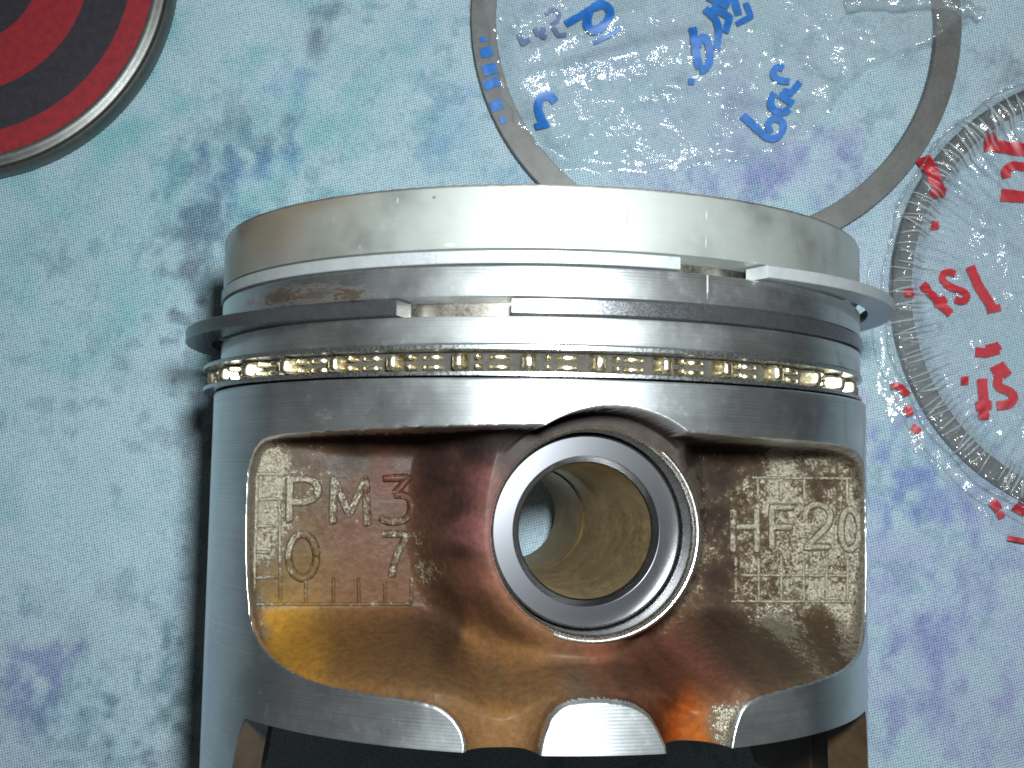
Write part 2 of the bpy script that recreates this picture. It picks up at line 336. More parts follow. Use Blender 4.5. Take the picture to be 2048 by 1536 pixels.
# --- pin side: one dense surface over (angle, height)
PIN = on_panel(1174, 1062, 27.5); PIN_R = 10.0; Z_PANEL, Z_BOSS, Z_PIN = 18.0, 31.0, 27.4
outline = [(540,873),(620,866),(760,859),(900,855),(1060,851),(1073,851),(1200,858),(1375,866),(1500,876),(1640,887),(1700,895),(1724,915),
           (1731,960),(1733,1100),(1732,1240),(1724,1300),(1700,1335),(1650,1360),(1570,1382),(1515,1396),(1485,1418),(1472,1450),(1462,1492)]
chan2 = [(1462,1600),(1350,1600)]
tabc = [(1338,1503),(1322,1468),(1302,1432),(1268,1410),(1200,1402),(1135,1407),(1104,1428),(1088,1468),(1078,1510)]
chan1 = [(1070,1600),(932,1600)]
left = [(930,1502),(926,1466),(904,1434),(868,1412),(800,1400),(700,1385),(620,1366),(555,1330),(516,1285),(499,1230),(492,1100),(494,980),(499,925),(512,890)]
poly = np.array([on_cyl(*q)[:2] for q in outline+chan2+tabc+chan1+left]); poly = chaikin(poly, 2, True)
Y0 = on_cyl(1000, 1509)[1]; Y208 = on_panel(700, 1208, Z_PANEL)[1]; Y390 = on_cyl(1190, 1392)[1]
YTOPREC = on_cyl(700, 862)[1]

CH1 = on_panel(1003, 1440, 36)[0]; CH2 = on_panel(1395, 1440, 35)[0]
def pin_side(ph, y):
    """angle (rad) from the pin direction and height -> x, z, masks"""
    x = R*np.sin(ph); zc = R*np.cos(ph); sg = np.where(zc < 0, -1.0, 1.0); zc = np.abs(zc); xs = np.where(sg < 0, -x, x)
    shp = x.shape; d = sdf_poly(xs, y, poly).reshape(shp)
    d = d + (fbm(xs*1.5, y*1.5, 2, 5)-.4)*.16
    up = np.maximum(y-PIN[1], 0)
    rb = np.where(y > PIN[1], np.hypot(xs-PIN[0], .62*up), np.hypot(xs-PIN[0], y-PIN[1]))
    rb = rb*(1+.13*sm(0, 6, xs-PIN[0]))
    low = sm(Y208+.4, Y390-.4-2.6*np.exp(-((xs-CH1)/3.2)**2)-2.6*np.exp(-((xs-CH2)/3.2)**2), y)**1.5
    zlow = np.minimum(36.0, zc-.9) - 1.6*np.exp(-((xs-8.5)/3.5)**2)*sm(Y390, Y390-3, y)
    zp = Z_PANEL + (fbm(xs*.30, y*.30, 2, 3)-.4)*.10
    zp = zp*(1-low) + np.maximum(zlow, Z_PANEL)*low
    bl = 1-.25*sm(10.9, 14.2, rb)-.75*sm(11.9, 18.2, rb)
    zb = zp + (Z_BOSS-zp)*bl*np.where(zp < Z_BOSS, 1.0, sm(14.5, 11.5, rb))
    # fillet against the surrounding walls
    fw = 1.3+1.7*sm(31, 22, np.abs(xs))
    wallf = np.clip(-d/fw, 0, 1)
    zt = zb + (1-wallf)**3*np.clip(zc-zb, 0, 3.5)*.7
    m = sm(.16, -.34, d)
    r = np.hypot(xs-PIN[0], y-PIN[1]); cb = sm(12.1+.10, 12.1-.16, r)          # counterbore milled through the belt
    z = zc*(1-m) + np.minimum(zt, zc)*m
    z = z*(1-cb) + np.minimum(z, Z_BOSS)*cb
    cast = (m > .5); rough_ = m*(1-cb*0)
    z = z + m*((fbm(xs*2.2, y*2.2, 3, 8)-.45)*.03)*(1-sm(12.2, 11.2, r))
    return x, z*sg, cast, cb, r
def skirt_bottom(ph):
    a = np.degrees(np.abs((ph+math.pi) % (2*math.pi) - math.pi)); a = np.minimum(a, 180-a)
    return Y0 - 14.0*sm(56.5, 66, a)

tints = [  # photo pixel, local plane, burnt-on oil colour (linear), recess and boss valley shade painted in, share flaked away
    (700,915,18,(.055,.035,.03),0),(600,900,18,(.13,.09,.06),.15),(850,920,18,(.075,.048,.042),0),(960,890,28,(.05,.038,.04),0),(1010,890,30,(.06,.05,.05),0),(880,960,20,(.05,.035,.035),0),(892,1100,20,(.09,.055,.045),0),(896,1180,20,(.10,.06,.045),0),(900,1260,22,(.09,.05,.035),.1),(1060,870,31,(.06,.05,.05),0),(780,965,18,(.22,.07,.045),.10),(700,1000,18,(.17,.08,.05),.42),(620,990,18,(.16,.09,.05),.42),(700,1080,18,(.24,.10,.055),.40),(760,1130,18,(.26,.11,.06),.36),
    (605,1112,18,(.24,.15,.05),.08),(560,1180,18,(.34,.20,.06),.12),(690,1180,18,(.28,.13,.05),.05),(800,1180,18,(.26,.12,.06),.15),(560,1270,20,(.85,.42,.05),.06),(540,1240,20,(.8,.42,.05),.2),(700,1290,22,(.30,.16,.06),0),(600,1330,26,(.6,.30,.05),0),(820,1330,25,(.27,.15,.07),0),
    (850,1150,18,(.20,.11,.06),.62),(845,1080,18,(.18,.10,.06),.50),(870,1210,18,(.2,.11,.07),.42),(890,1020,18,(.08,.05,.045),0),(890,1240,19,(.10,.06,.04),.15),(560,930,18,(.2,.14,.09),.85),(640,945,18,(.15,.09,.06),.55),(530,960,18,(.25,.2,.14),.9),(528,1030,18,(.25,.2,.14),.82),(528,1100,18,(.25,.18,.1),.72),(528,1170,18,(.3,.19,.08),.5),(500,1000,20,(.3,.25,.18),.9),(500,1200,20,(.3,.25,.18),.85),(500,1280,22,(.3,.25,.18),.7),
    (940,960,26,(.36,.15,.14),0),(935,1060,26,(.50,.20,.21),.05),(950,1160,26,(.48,.21,.14),.08),(965,1230,27,(.40,.18,.10),.25),(960,1285,27,(.46,.22,.08),.30),(1040,1310,29,(.44,.22,.09),.05),(1180,1300,29,(.34,.13,.08),.10),(1320,1290,29,(.30,.12,.09),.3),(1380,1310,28,(.32,.12,.10),.1),(1000,1360,33,(.26,.16,.08),0),(1150,1370,33,(.24,.16,.11),0),(1300,1365,32,(.10,.055,.04),0),(1360,1350,30,(.13,.065,.045),0),(1230,1350,31,(.13,.07,.05),0),(850,1380,32,(.24,.14,.07),0),
    (1000,1440,36,(.42,.22,.08),.30),(950,1440,36,(.34,.18,.08),.25),(1050,1450,36,(.36,.2,.09),.05),(1000,1490,36,(.36,.19,.08),0),(1370,1420,35,(.62,.13,.010),.06),(1340,1470,35,(.45,.07,.006),0),(1400,1470,35,(.75,.20,.015),.2),(1455,1440,34,(.4,.3,.2),.95),(1450,1480,34,(.4,.3,.2),.85),(1330,1398,33,(.10,.03,.015),0),(1310,1450,35,(.08,.03,.015),0),
    (1150,840,31,(.10,.09,.085),0),(1250,835,31,(.10,.09,.085),0),(1340,860,31,(.10,.085,.08),0),(1395,900,29,(.12,.09,.09),.05),(1400,960,29,(.2,.15,.14),.78),(1418,1020,28,(.2,.14,.12),.85),(1415,1100,28,(.22,.15,.11),.85),(1400,1190,28,(.26,.17,.1),.88),(1360,1250,28,(.3,.16,.1),.55),(1452,960,20,(.05,.04,.035),.1),(1450,1040,20,(.05,.04,.035),.25),(1448,1150,20,(.06,.045,.04),.2),(1445,1240,20,(.07,.05,.04),.15),(1430,1300,24,(.12,.08,.06),0),
    (1500,920,18,(.14,.10,.07),.35),(1560,930,18,(.2,.15,.1),.8),(1650,930,18,(.22,.17,.12),.65),(1640,960,18,(.1,.07,.05),.25),(1490,990,18,(.14,.1,.06),.55),(1560,980,18,(.25,.2,.13),.85),(1690,1000,18,(.22,.17,.11),.6),(1520,1060,18,(.15,.1,.06),.52),(1600,1060,18,(.22,.16,.09),.70),(1680,1070,18,(.24,.18,.11),.75),(1500,1130,18,(.18,.13,.08),.62),(1600,1130,18,(.24,.17,.09),.72),(1680,1130,18,(.15,.1,.06),.6),(1540,1180,18,(.14,.1,.06),.55),(1640,1180,18,(.26,.21,.14),.85),(1540,1235,18,(.26,.21,.14),.85),(1640,1250,18,(.12,.085,.055),.28),(1690,1240,18,(.24,.2,.14),.8),(1500,1290,20,(.11,.085,.06),.25),(1580,1290,22,(.22,.17,.1),.5),(1640,1300,22,(.14,.1,.06),.22),(1690,1300,22,(.22,.17,.12),.6),(1560,1350,26,(.18,.13,.08),.3),(1480,1350,28,(.14,.09,.06),.1),(1720,1100,18,(.2,.16,.12),.7)]
TP = np.array([on_panel(a, b, z) for a, b, z, _, _ in tints]); TC = np.array([c for *_, c, _ in tints]); TF = np.array([f for *_, f in tints])
def tint_at(x, y):
    x = x.ravel(); y = y.ravel(); W = np.zeros(x.shape); C = np.zeros((len(x), 3)); Fk = np.zeros(x.shape)
    jx = (fbm(x*.5, y*.5, 3, 31)-.45)*3; jy = (fbm(x*.5+40, y*.5, 3, 41)-.45)*3
    for p, c, f in zip(TP, TC, TF):
        w = 1/(((x+jx-p[0])**2+(y+jy-p[1])**2)**1.3+.9); W += w; C += w[:,None]*c; Fk += w*f
    return np.concatenate([C/W[:,None]*.155, np.ones((len(x),1))], 1), Fk/W

def mat_cast():
    s = NT('varnished_casting'); tint = s.attr('tint'); fk = s.attr('flake', 'Fac')
    g1 = s.noise(1.3, 8, .74); g2 = s.noise(4.2, 4, .7); g3 = s.noise(.35, 3)
    f = s.math('ADD', s.math('ADD', g1, s.math('MULTIPLY', s.math('SUBTRACT', g2, .5), .55)), s.math('MULTIPLY', s.math('SUBTRACT', fk, .54), .75))
    bare = s.step(f, .50, .56); rim = s.step(f, .44, .50)
    var = s.mix(s.step(g1, .25, .75), s.mix(.75, tint, (.62,.60,.58), 'MULTIPLY'), s.mix(.6, tint, (1.5,1.42,1.3), 'MULTIPLY'))
    metal_c = s.mix(s.step(g2, .35, .65), (.062,.053,.037), (.20,.178,.138))
    col = s.mix(bare, var, metal_c); col = s.mix(s.math('MULTIPLY', s.math('SUBTRACT', rim, bare), .6), col, (.07,.05,.035))
    h = s.math('ADD', s.math('MULTIPLY', bare, .9), s.math('ADD', s.math('MULTIPLY', s.math('ADD', g2, s.math('MULTIPLY', s.noise(9, 2), .6)), 1.3), s.math('MULTIPLY', g1, .6)))
    h = s.math('MULTIPLY', h, s.mixf(bare, .16, 1.5))
    s.principled(Base_Color=col, Metallic=s.mixf(bare, 0, .65), Specular_IOR_Level=s.mixf(bare, .035, .5), Roughness=s.mixf(bare, s.step(g3, .3, .7, .30, .42), .36), Normal=s.bump(h, .55, .16),
                 Coat_Weight=0.0)
    return s.m
m_cast = mat_cast()

def build_pin_side(phis, nt):
    t = np.linspace(0, 1, nt)
    PHI, T = np.meshgrid(phis, t, indexing='ij'); yb = skirt_bottom(PHI)
    Yg = YS + T*(yb-YS)
    x, z, cast, cb, r = pin_side(PHI, Yg)
    ed = np.clip(.15-(YS-Yg), 0, .15)                               # eased top edge of the skirt
    k = 1-ed/R; return np.stack([x*k, Yg, z*k], -1).reshape(-1, 3), grid_faces(len(phis), nt), cast.ravel(), cb.ravel(), r.ravel()
def submesh(name, V, Fc, sel, mat, cast=False):
    f = Fc[sel]; u, inv = np.unique(f, return_inverse=True); v = V[u]; at = None
    if cast:
        tc, fk = tint_at(v[:,0], v[:,1]); at = {'tint': ('FLOAT_COLOR', tc), 'flake': ('FLOAT', fk)}
    return mesh(name, v, inv.reshape(f.shape), mat, piston, attrs=at)
fine_phi = np.radians(np.concatenate([np.linspace(-100, -66, 60, endpoint=False), np.linspace(-66, 74, 960, endpoint=False), np.linspace(74, 100, 46)]))
V, Fc, cast, cb, r = build_pin_side(fine_phi, 400)
fc_cast = cast[Fc].mean(1) > .5; fr = r[Fc].mean(1); hole = fr < 10.42
boss = fc_cast & (fr < 13.4); cbf = (cb[Fc].mean(1) > .5) & ~boss
tag(submesh('skirt', V, Fc, ~fc_cast & ~cbf & ~hole, m_skirt), 'bright machined skirt and bottom tabs')
tag(submesh('recess', V, Fc, fc_cast & ~boss & ~hole, m_cast, True), 'brown varnished cast recess with flaked patches')
tag(submesh('pin_boss', V, Fc, (boss | cbf) & ~hole, m_cast, True), 'raised boss around the wrist pin')
back_phi = np.radians(np.linspace(100, 260, 260))
V2, F2, cast2, cb2, r2 = build_pin_side(back_phi, 110)
x2 = np.hypot(-V2[:,0]-PIN[0], 0)
rb2 = np.hypot(V2[:,0]-PIN[0], V2[:,1]-PIN[1])                      # the pin bore runs straight through
h2 = rb2[F2].mean(1) < 10.9; c2 = cast2[F2].mean(1) > .5
submesh('skirt', V2, F2, ~c2 & ~h2, m_skirt); submesh('recess', V2, F2, c2 & ~h2, m_cast, True)

# --- inner wall and rim
m_inner = mat_simple('oily_inner_wall', (.04, .025, .013), .45, .3, .3, .25, .1, .1)
ip = np.radians(np.linspace(0, 360, 361)); nt = 60
PHI, T = np.meshgrid(ip, np.linspace(0, 1, nt), indexing='ij'); yb = skirt_bottom(PHI); Yg = (YS-.5) + T*(yb-(YS-.5))
x, z, *_ = pin_side(PHI, Yg)
za = np.abs(z)
for _ in range(3):
    za = np.minimum(np.minimum(np.roll(za, 1, 0), np.roll(za, -1, 0)), za); zz = za.copy(); zz[:,1:] = np.minimum(zz[:,1:], za[:,:-1]); zz[:,:-1] = np.minimum(zz[:,:-1], za[:,1:]); za = zz
z_edge = z; z = np.sign(z)*za
th = 3.2; xi = x*(1-th/R); zi = np.sign(z)*np.clip(np.minimum(np.abs(z)-2.6, np.abs(R*np.cos(PHI))*(1-th/R)), 0, None)
Vi = np.stack([xi, Yg, zi], -1)
rim_out = np.stack([x[:,-1], yb[:,-1], z_edge[:,-1]], -1)
rimc = np.stack([rim_out, np.stack([xi[:,-1], yb[:,-1], zi[:,-1]], -1)], 1)
fi = grid_faces(361, nt)[:, ::-1]
rr = np.hypot(Vi.reshape(-1,3)[:,0]-PIN[0], Vi.reshape(-1,3)[:,1]-PIN[1])
keep = rr[fi].mean(1) > 10.9
mesh('inner_wall', Vi.reshape(-1,3), fi[keep], m_inner, piston)
mesh('bottom_rim', rimc.reshape(-1,3), grid_faces(361, 2), m_inner, piston, smooth=False)

# --- bores that carry the pin, one each side
m_bore = mat_simple('bore_metal', (.42, .41, .39), .25, 1.0, .15, .8)
lathe('pin_bore', [(10.62, Z_BOSS+.04), (10.30, Z_BOSS-.35), (10.16, Z_BOSS-.8), (10.16, 9), (11, 9), (11, Z_BOSS-1), (10.7, Z_BOSS-.1)], m_bore, piston, seg=256, axis='z', center=PIN)
lathe('pin_bore', [(10.9, -Z_BOSS+.2), (10.28, -Z_BOSS+1), (10.28, -9), (11, -9), (11, -Z_BOSS+2)], m_bore, piston, seg=128, axis='z', center=PIN)

b_ = np.linspace(.15, math.pi-.05, 7)
lathe('bore_glint_bead', [(10.72+.30*math.cos(q), Z_BOSS-.12+.30*math.sin(q)) for q in b_]+[(10.42, Z_BOSS-.6), (11.0, Z_BOSS-.6)], mat_simple('bright_glint_edge', (.62, .60, .55), .22, 1.0, .15, 1.5, .15), piston, seg=160, axis='z', center=PIN, span=(math.radians(-112), math.radians(50)), smooth_deg=70)  # rounded bead added along one side of the bore edge to make a glint
# --- raised casting marks
def panel_z(x, y):
    x = np.asarray(x, float); ph = np.arcsin(np.clip(x/R, -1, 1)); return pin_side(ph, np.asarray(y, float))[1]
def ridge(name, strokes, rad, label=None, lift=.13, squash=.9):
    vs, fs, o = [], [], 0
    for st in strokes:
        q = dense([on_panel(a, b, Z_PANEL) for a, b in st], .25)
        z = np.minimum(panel_z(q[:,0], q[:,1]), Z_PANEL+.4)
        rr = rad*(1+.18*(vnoise(q[:,0]*2.5, q[:,1]*2.5, 9)-.5)); rr[0] *= .75; rr[-1] *= .75
        v, f = tube(np.column_stack([q, z+lift]), rr, 8, squash); vs.append(v); fs += [[k+o for k in g] for g in f]; o += len(v)
    v = np.vstack(vs); tc, fk = tint_at(v[:,0], v[:,1])
    ob = mesh(name, v, fs, m_cast, piston, attrs={'tint': ('FLOAT_COLOR', tc), 'flake': ('FLOAT', np.clip(fk+.24, 0, 1))})
    if label: tag(ob, label)
    return ob
def ell(cx, cy, rx, ry): return [(cx+rx*math.cos(a), cy+ry*math.sin(a)) for a in np.linspace(0, 2*math.pi, 28)]
ck = lambda p: [tuple(q) for q in chaikin(p, 2)]
LR = .44
ridge('raised_letter', [[(580,957),(578,1044)], ck([(580,959),(615,957),(636,968),(636,993),(615,1004),(581,1004)])], LR, 'raised letter P')
ridge('raised_letter', [[(666,1048),(667,957),(699,1029),(731,957),(735,1052)]], LR, 'raised letter M')
ridge('raised_letter', [[(765,957),(818,955),(788,989)], ck([(788,989),(815,990),(826,1012),(815,1040),(780,1045),(759,1034)])], LR, 'raised figure 3')
ridge('raised_letter', [ell(605,1112,28,44)], LR, 'raised figure 0')
ridge('raised_letter', [ck([(764,1068),(816,1067),(800,1095),(788,1125),(783,1154)])], LR, 'raised figure 7')
ridge('raised_letter', [[(1466,1018),(1466,1105)], [(1513,1016),(1513,1105)], [(1466,1054),(1513,1053)]], LR, 'raised letter H')
ridge('raised_letter', [[(1543,1099),(1543,1014),(1588,1015)], [(1543,1054),(1584,1054)]], LR, 'raised letter F')
ridge('raised_letter', [ck([(1609,1040),(1611,1016),(1635,1006),(1660,1020),(1660,1045),(1638,1070),(1609,1095)])+[(1661,1093)]], LR, 'raised figure 2')
ridge('raised_letter', [ell(1698,1059,17,40)], LR, 'raised figure 0')
GR = .19
for a, b in [((509,1208),(825,1208)), ((515,950),(508,1208)), ((513,949),(559,948)), ((511,999),(559,998)), ((511,1052),(559,1051)), ((510,1104),(540,1103)), ((509,1155),(556,1154)), ((559,1000),(561,1208)),
             ((612,1160),(612,1208)), ((667,1155),(667,1208)), ((717,1155),(718,1208)), ((770,1162),(770,1208)), ((823,1155),(823,1208)),
             ((1503,955),(1702,957)), ((1483,1150),(1698,1151)), ((1462,1202),(1706,1203)), ((1471,1114),(1471,1198)), ((1517,1114),(1517,1202)), ((1562,1110),(1562,1202)), ((1606,1108),(1607,1202)), ((1652,1104),(1652,1202)), ((1694,1106),(1694,1202)),
             ((1515,957),(1515,1002)), ((1561,957),(1561,1000)), ((1608,957),(1608,1002)), ((1693,957),(1693,1010))]:
    ridge('grid_line', [[a, b]], GR)

# ------------------------------------------------------------------ wrist pin and rings (loose in the piston)
def own(name): return empty(name, P0, (0, PSI, -ROLL))
s = NT('ground_pin_steel'); s.principled(Base_Color=s.mix(s.noise(.1, 2), (.18,.185,.205), (.21,.215,.235)), Metallic=1.0, Roughness=.20); m_pin = s.m
m_pinin = mat_simple('oil_stained_pin_bore', (.42, .33, .19), .38, .9, .2, .25, .03)
wp = own('wrist_pin'); tag(wp, 'hollow grey steel wrist pin sitting in the piston bore', 'wrist pin')
L0, L1 = Z_PIN, Z_PIN-54.5
lathe('pin_body', [(7.7, L0-.02), (7.75, L0), (9.7, L0), (9.9, L0-.1), (10.0, L0-.4), (10.0, L1+.5), (9.6, L1), (7.5, L1)], m_pin, wp, seg=256, axis='z', center=PIN, closed=False, smooth_deg=9)
lathe('pin_chamfer', [(7.0, L0-.75), (7.15, L0-.5), (7.7, L0-.02)], m_pin, wp, seg=256, axis='z', center=PIN, closed=False, smooth_deg=9)
lathe('pin_hollow', [(7.5, L1), (6.7, L1+.8), (6.55, L1+2), (6.55, L0-33), (6.75, L0-33.6), (6.75, L0-24), (6.92, L0-23.2), (6.98, L0-2), (7.0, L0-.75)], m_pinin, wp, seg=256, axis='z', center=PIN, closed=False)

def local_angle(px, py): q = on_cyl(px, py, RL); return math.atan2(q[0], q[2])
def ring(name, label, y1, y0, mat, gap, rfun, w=3.1, grp='piston rings still seated in the grooves', droop=0.0, ch=.08):
    root = own(name); tag(root, label, 'piston ring', grp)
    a0, a1 = gap
    rr = 39.55
    prof = [(rr-w, y1), (rr-ch, y1), (rr, y1-ch), (rr, y0+ch), (rr-ch, y0), (rr-w, y0)]
    lathe('ring_band', prof, mat, root, seg=420, span=(a1, a0+2*math.pi), rfun=rfun)
    return root
def lobe(center, half, amp, p=2.0):
    def f(a):
        d = np.abs((a-center+math.pi) % (2*math.pi)-math.pi)
        return amp*np.clip(1-(d/half)**p, 0, 1)**1.6
    return f
m_r1 = mat_simple('satin_chrome_ring', (.26, .28, .29), .38, .6, .06, .6, .05)
m_r2 = mat_simple('dark_iron_ring', (.115, .12, .13), .27, .9, .1, .8, .01)
m_rail = mat_simple('thin_steel_rail', (.45, .48, .49), .28, 1.0, .1, .6, .01)
ring('compression_ring', 'pale satin top piston ring sticking out of its groove on the right', 21.18, 19.95, m_r1, (local_angle(1359,515), local_angle(1522,540)), lobe(math.radians(90-8.5), 1.25, 4.1))
ring('compression_ring', 'dark grey second piston ring sticking out of its groove on the left', 16.62, 15.15, m_r2, (local_angle(795,615), local_angle(1024,612)), lobe(math.radians(-90-8.5), 1.1, 4.3))
oil_lobe = lobe(math.radians(-90-8.5), 1.15, 1.9)
ring('oil_rail', 'thin steel oil ring rail above the gold spacer', 12.22, 11.78, m_rail, (math.radians(140), math.radians(140.6)), oil_lobe, 2.6, 'oil control ring set', ch=.05)
ring('oil_rail', 'thin steel oil ring rail below the gold spacer', 9.72, 9.28, m_rail, (math.radians(200), math.radians(200.6)), oil_lobe, 2.6, 'oil control ring set', ch=.05)
# corrugated spacer
s = NT('brassy_spacer_steel'); g = s.noise(1.5, 4)
s.principled(Base_Color=s.mix(s.step(g, .3, .7), (.56,.49,.33), (.74,.68,.52)), Metallic=1.0, Roughness=s.step(g, .3, .7, .22, .34))
m_exp = s.m
NP = 36; ph0 = local_angle(1055, 722); PV, PF, po = [], [], 0
def pad(a0, hw, y0, hh, r0, bulge, n=9):
    """one pressed bump of the strip: rounded, with sides that run down to the band"""
    global po
    u = np.linspace(-1, 1, n); U, W = np.meshgrid(u, u, indexing='ij')
    q = (1-np.abs(U)**3.2)*(1-np.abs(W)**6); a = a0+U*hw/38.5; r = r0-1.6*(1-q**.35)+bulge*q+oil_lobe(a)*.9
    PV.append(np.stack([r*np.sin(a), y0+W*hh, r*np.cos(a)], -1).reshape(-1, 3)); PF.append(grid_faces(n, n)[:, ::-1]+po); po += n*n
for k in range(NP):
    a = ph0+2*math.pi/NP*(k+rng.uniform(-.02, .02)); w = 2*math.pi/NP
    pad(a, .78, 10.75+rng.uniform(-.04, .04), .92, 38.85+rng.uniform(-.1, .05), .40)
    for yy in (-.48, .48):
        pad(a+w*.27, .34, 10.75+yy+rng.uniform(-.04, .04), .36, 38.4+rng.uniform(-.1, .1), .35, 7)
        pad(a+w*.56, 1.25, 10.75+yy, .30, 37.95, .10, 9)
ex = own('oil_spacer'); tag(ex, 'brassy corrugated oil ring spacer between the two thin rails', 'piston ring', 'oil control ring set')
mesh('spacer_strip', np.vstack(PV), np.vstack(PF), m_exp, ex)
m_back = mat_simple('shaded_spacer_band', (.012, .011, .009), .95, 0, .3, .5)  # near-black colour stands in for the shade in the slots between bumps
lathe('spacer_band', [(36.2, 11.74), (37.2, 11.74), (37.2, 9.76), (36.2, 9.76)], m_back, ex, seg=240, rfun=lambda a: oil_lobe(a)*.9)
for yy in (): lathe('spacer_rib', [(37.0, yy+.07), (38.0, yy+.05), (38.0, yy-.05), (37.0, yy-.07)], m_rail, ex, seg=240, rfun=lambda a: oil_lobe(a)*.9)

# ------------------------------------------------------------------ tin lid, top left
tc0 = on_z(-94, -78, 6.0); sc = 12.55
lid = empty('tin_lid', (tc0[0], tc0[1], 0)); tag(lid, 'round red and black striped tin lid with a metal rim, top left corner', 'tin lid')
m_red = mat_simple('red_print', (.125, .004, .008), .5, 0, .18, .8, .05); m_blk = mat_simple('black_print', (.010, .008, .013), .5, 0, .3, .8, .05)
m_wht = mat_simple('white_print', (.75, .75, .75), .45, 0, .05); m_tin = mat_simple('tin_plate', (.13, .135, .13), .5, 1.0, .1, .8, .06)
zt = 3.6
for nm, r0, r1, mt in [('white_disc', 0.01, 80, m_wht), ('black_band', 80, 165, m_blk), ('red_band', 165, 266, m_red), ('black_band', 266, 354, m_blk), ('red_band', 354, 402, m_red)]:
    lathe(nm, [(r0/sc, zt), (r1/sc, zt), (r1/sc, zt-.4), (r0/sc, zt-.4)], mt, lid, seg=256, axis='z', smooth_deg=20)
q = [(402,5.6),(408,5.75),(415,5.5),(419,4.9),(424,4.75),(428,5.5),(432,6.1),(437,6.2),(441,5.7),(443,4.8),(440,.6),(436,.1),(398,.1),(398,5.2)]
lathe('rim', [(a/sc, b*.643) for a, b in q], m_tin, lid, seg=360, axis='z', smooth_deg=50)

# ------------------------------------------------------------------ bagged rings
def mat_film():
    s = NT('clear_plastic_film'); n1 = s.noise(.22, 5, .6, dist=.8); n2 = s.noise(1.1, 3, .6)
    v = s.t.nodes.new('ShaderNodeTexVoronoi'); v.inputs['Scale'].default_value = .36; s.t.links.new(s.mm, v.inputs['Vector'])
    dots = s.math('MULTIPLY', s.step(v.outputs['Distance'], .34, .02), s.step(s.noise(.08, 2), .42, .55))
    v2 = s.t.nodes.new('ShaderNodeTexVoronoi'); v2.inputs['Scale'].default_value = .15; s.t.links.new(s.vmath('MULTIPLY', s.mm, (1, 1.5, 1)), v2.inputs['Vector'])
    big = s.math('MULTIPLY', s.step(v2.outputs['Distance'], .36, .0), s.step(s.noise(.05, 2), .46, .56))
    dots = s.math('ADD', dots, s.math('MULTIPLY', big, 2.0))
    nrm = s.bump(s.math('ADD', s.math('ADD', s.math('MULTIPLY', n1, .6), s.math('MULTIPLY', n2, .08)), s.math('MULTIPLY', dots, .36)), 1.0, 1.0)
    t = s.t; tr = t.nodes.new('ShaderNodeBsdfTransparent'); tr.inputs[0].default_value = (.93, .95, .96, 1)
    gl = t.nodes.new('ShaderNodeBsdfGlossy'); gl.inputs['Roughness'].default_value = .11; t.links.new(nrm, gl.inputs['Normal'])
    df = t.nodes.new('ShaderNodeBsdfDiffuse'); df.inputs[0].default_value = (.75, .8, .84, 1)
    lw = t.nodes.new('ShaderNodeFresnel'); lw.inputs['IOR'].default_value = 1.45; t.links.new(nrm, lw.inputs['Normal'])
    m1 = t.nodes.new('ShaderNodeMixShader'); m1.inputs[0].default_value = .05; t.links.new(tr.outputs[0], m1.inputs[1]); t.links.new(df.outputs[0], m1.inputs[2])
    m2 = t.nodes.new('ShaderNodeMixShader'); t.links.new(s.math('MINIMUM', s.math('MULTIPLY', lw.outputs[0], 1.5), .22), m2.inputs[0]); t.links.new(m1.outputs[0], m2.inputs[1]); t.links.new(gl.outputs[0], m2.inputs[2])
    t.links.new(m2.outputs[0], s.out.inputs[0]); return s.m
m_film = mat_film()
m_loose = mat_simple('grey_iron_ring', (.085, .086, .083), .5, .5, .12, .3, .1)
m_loose2 = mat_simple('dark_bagged_ring', (.065, .07, .073), .42, .6, .2, .5, .1)
m_blue = mat_simple('blue_ink', (.004, .068, .24), .5, 0, .2, 1.2, 0); m_redink = mat_simple('red_ink', (.215, .008, .015), .5, 0, .15, 1.2, 0)

def flat_ring(name, label, cpx, rpx, wpx, z0, z1, mat):
    c = on_z(*cpx, (z0+z1)/2); e = on_z(cpx[0]-rpx, cpx[1], z1); r1 = abs(c[0]-e[0]); w = wpx/12.2
    root = empty(name, (c[0], c[1], 0)); tag(root, label, 'piston ring', 'loose piston rings in clear bags')
    lathe('ring_band', [(r1-w, z0), (r1-w, z1-.1), (r1-w+.1, z1), (r1-.1, z1), (r1, z1-.1), (r1, z0)], mat, root, seg=360, axis='z')
    return c, r1
C1, R1 = flat_ring('bagged_piston_ring', 'grey piston ring lying above the piston under film with blue print', (1431, 38), 489, 50, 1.0, 2.7, m_loose)
C2, R2 = flat_ring('bagged_piston_ring', 'dark piston ring at the right edge in film with red print', (2237, 592), 452, 38, .6, 2.2, m_loose2)

def film(name, label, center, edge_px, hfun, zc, rings=150, seg=720):
    e = chaikin(np.array([on_z(a, b, zc) for a, b in edge_px]), 2, True) - center
    ang = np.arctan2(e[:,1], e[:,0]); rad = np.hypot(e[:,0], e[:,1]); o = np.argsort(ang); ang, rad = ang[o], rad[o]
    a = np.linspace(-math.pi, math.pi, seg, endpoint=False); rr = np.interp(a, np.r_[ang-2*math.pi, ang, ang+2*math.pi], np.r_[rad, rad, rad])
    rr = rr*(1+.010*np.sin(a*37+2*np.sin(a*5)))
    A_, T = np.meshgrid(a, np.linspace(.004, 1, rings)**.8, indexing='ij'); Rr = T*rr[:,None]
    X = center[0]+Rr*np.cos(A_); Y = center[1]+Rr*np.sin(A_); Z = hfun(X, Y)
    edge = sm(.93, 1.0, T); Z = Z*(1-edge)+ .5*edge
    root = empty(name, (center[0], center[1], 0)); tag(root, label, 'plastic bag')
    V = np.stack([X-center[0], Y-center[1], Z], -1)
    mesh('film_sheet', V.reshape(-1,3), grid_faces(seg, rings, True), m_film, root)
    return root
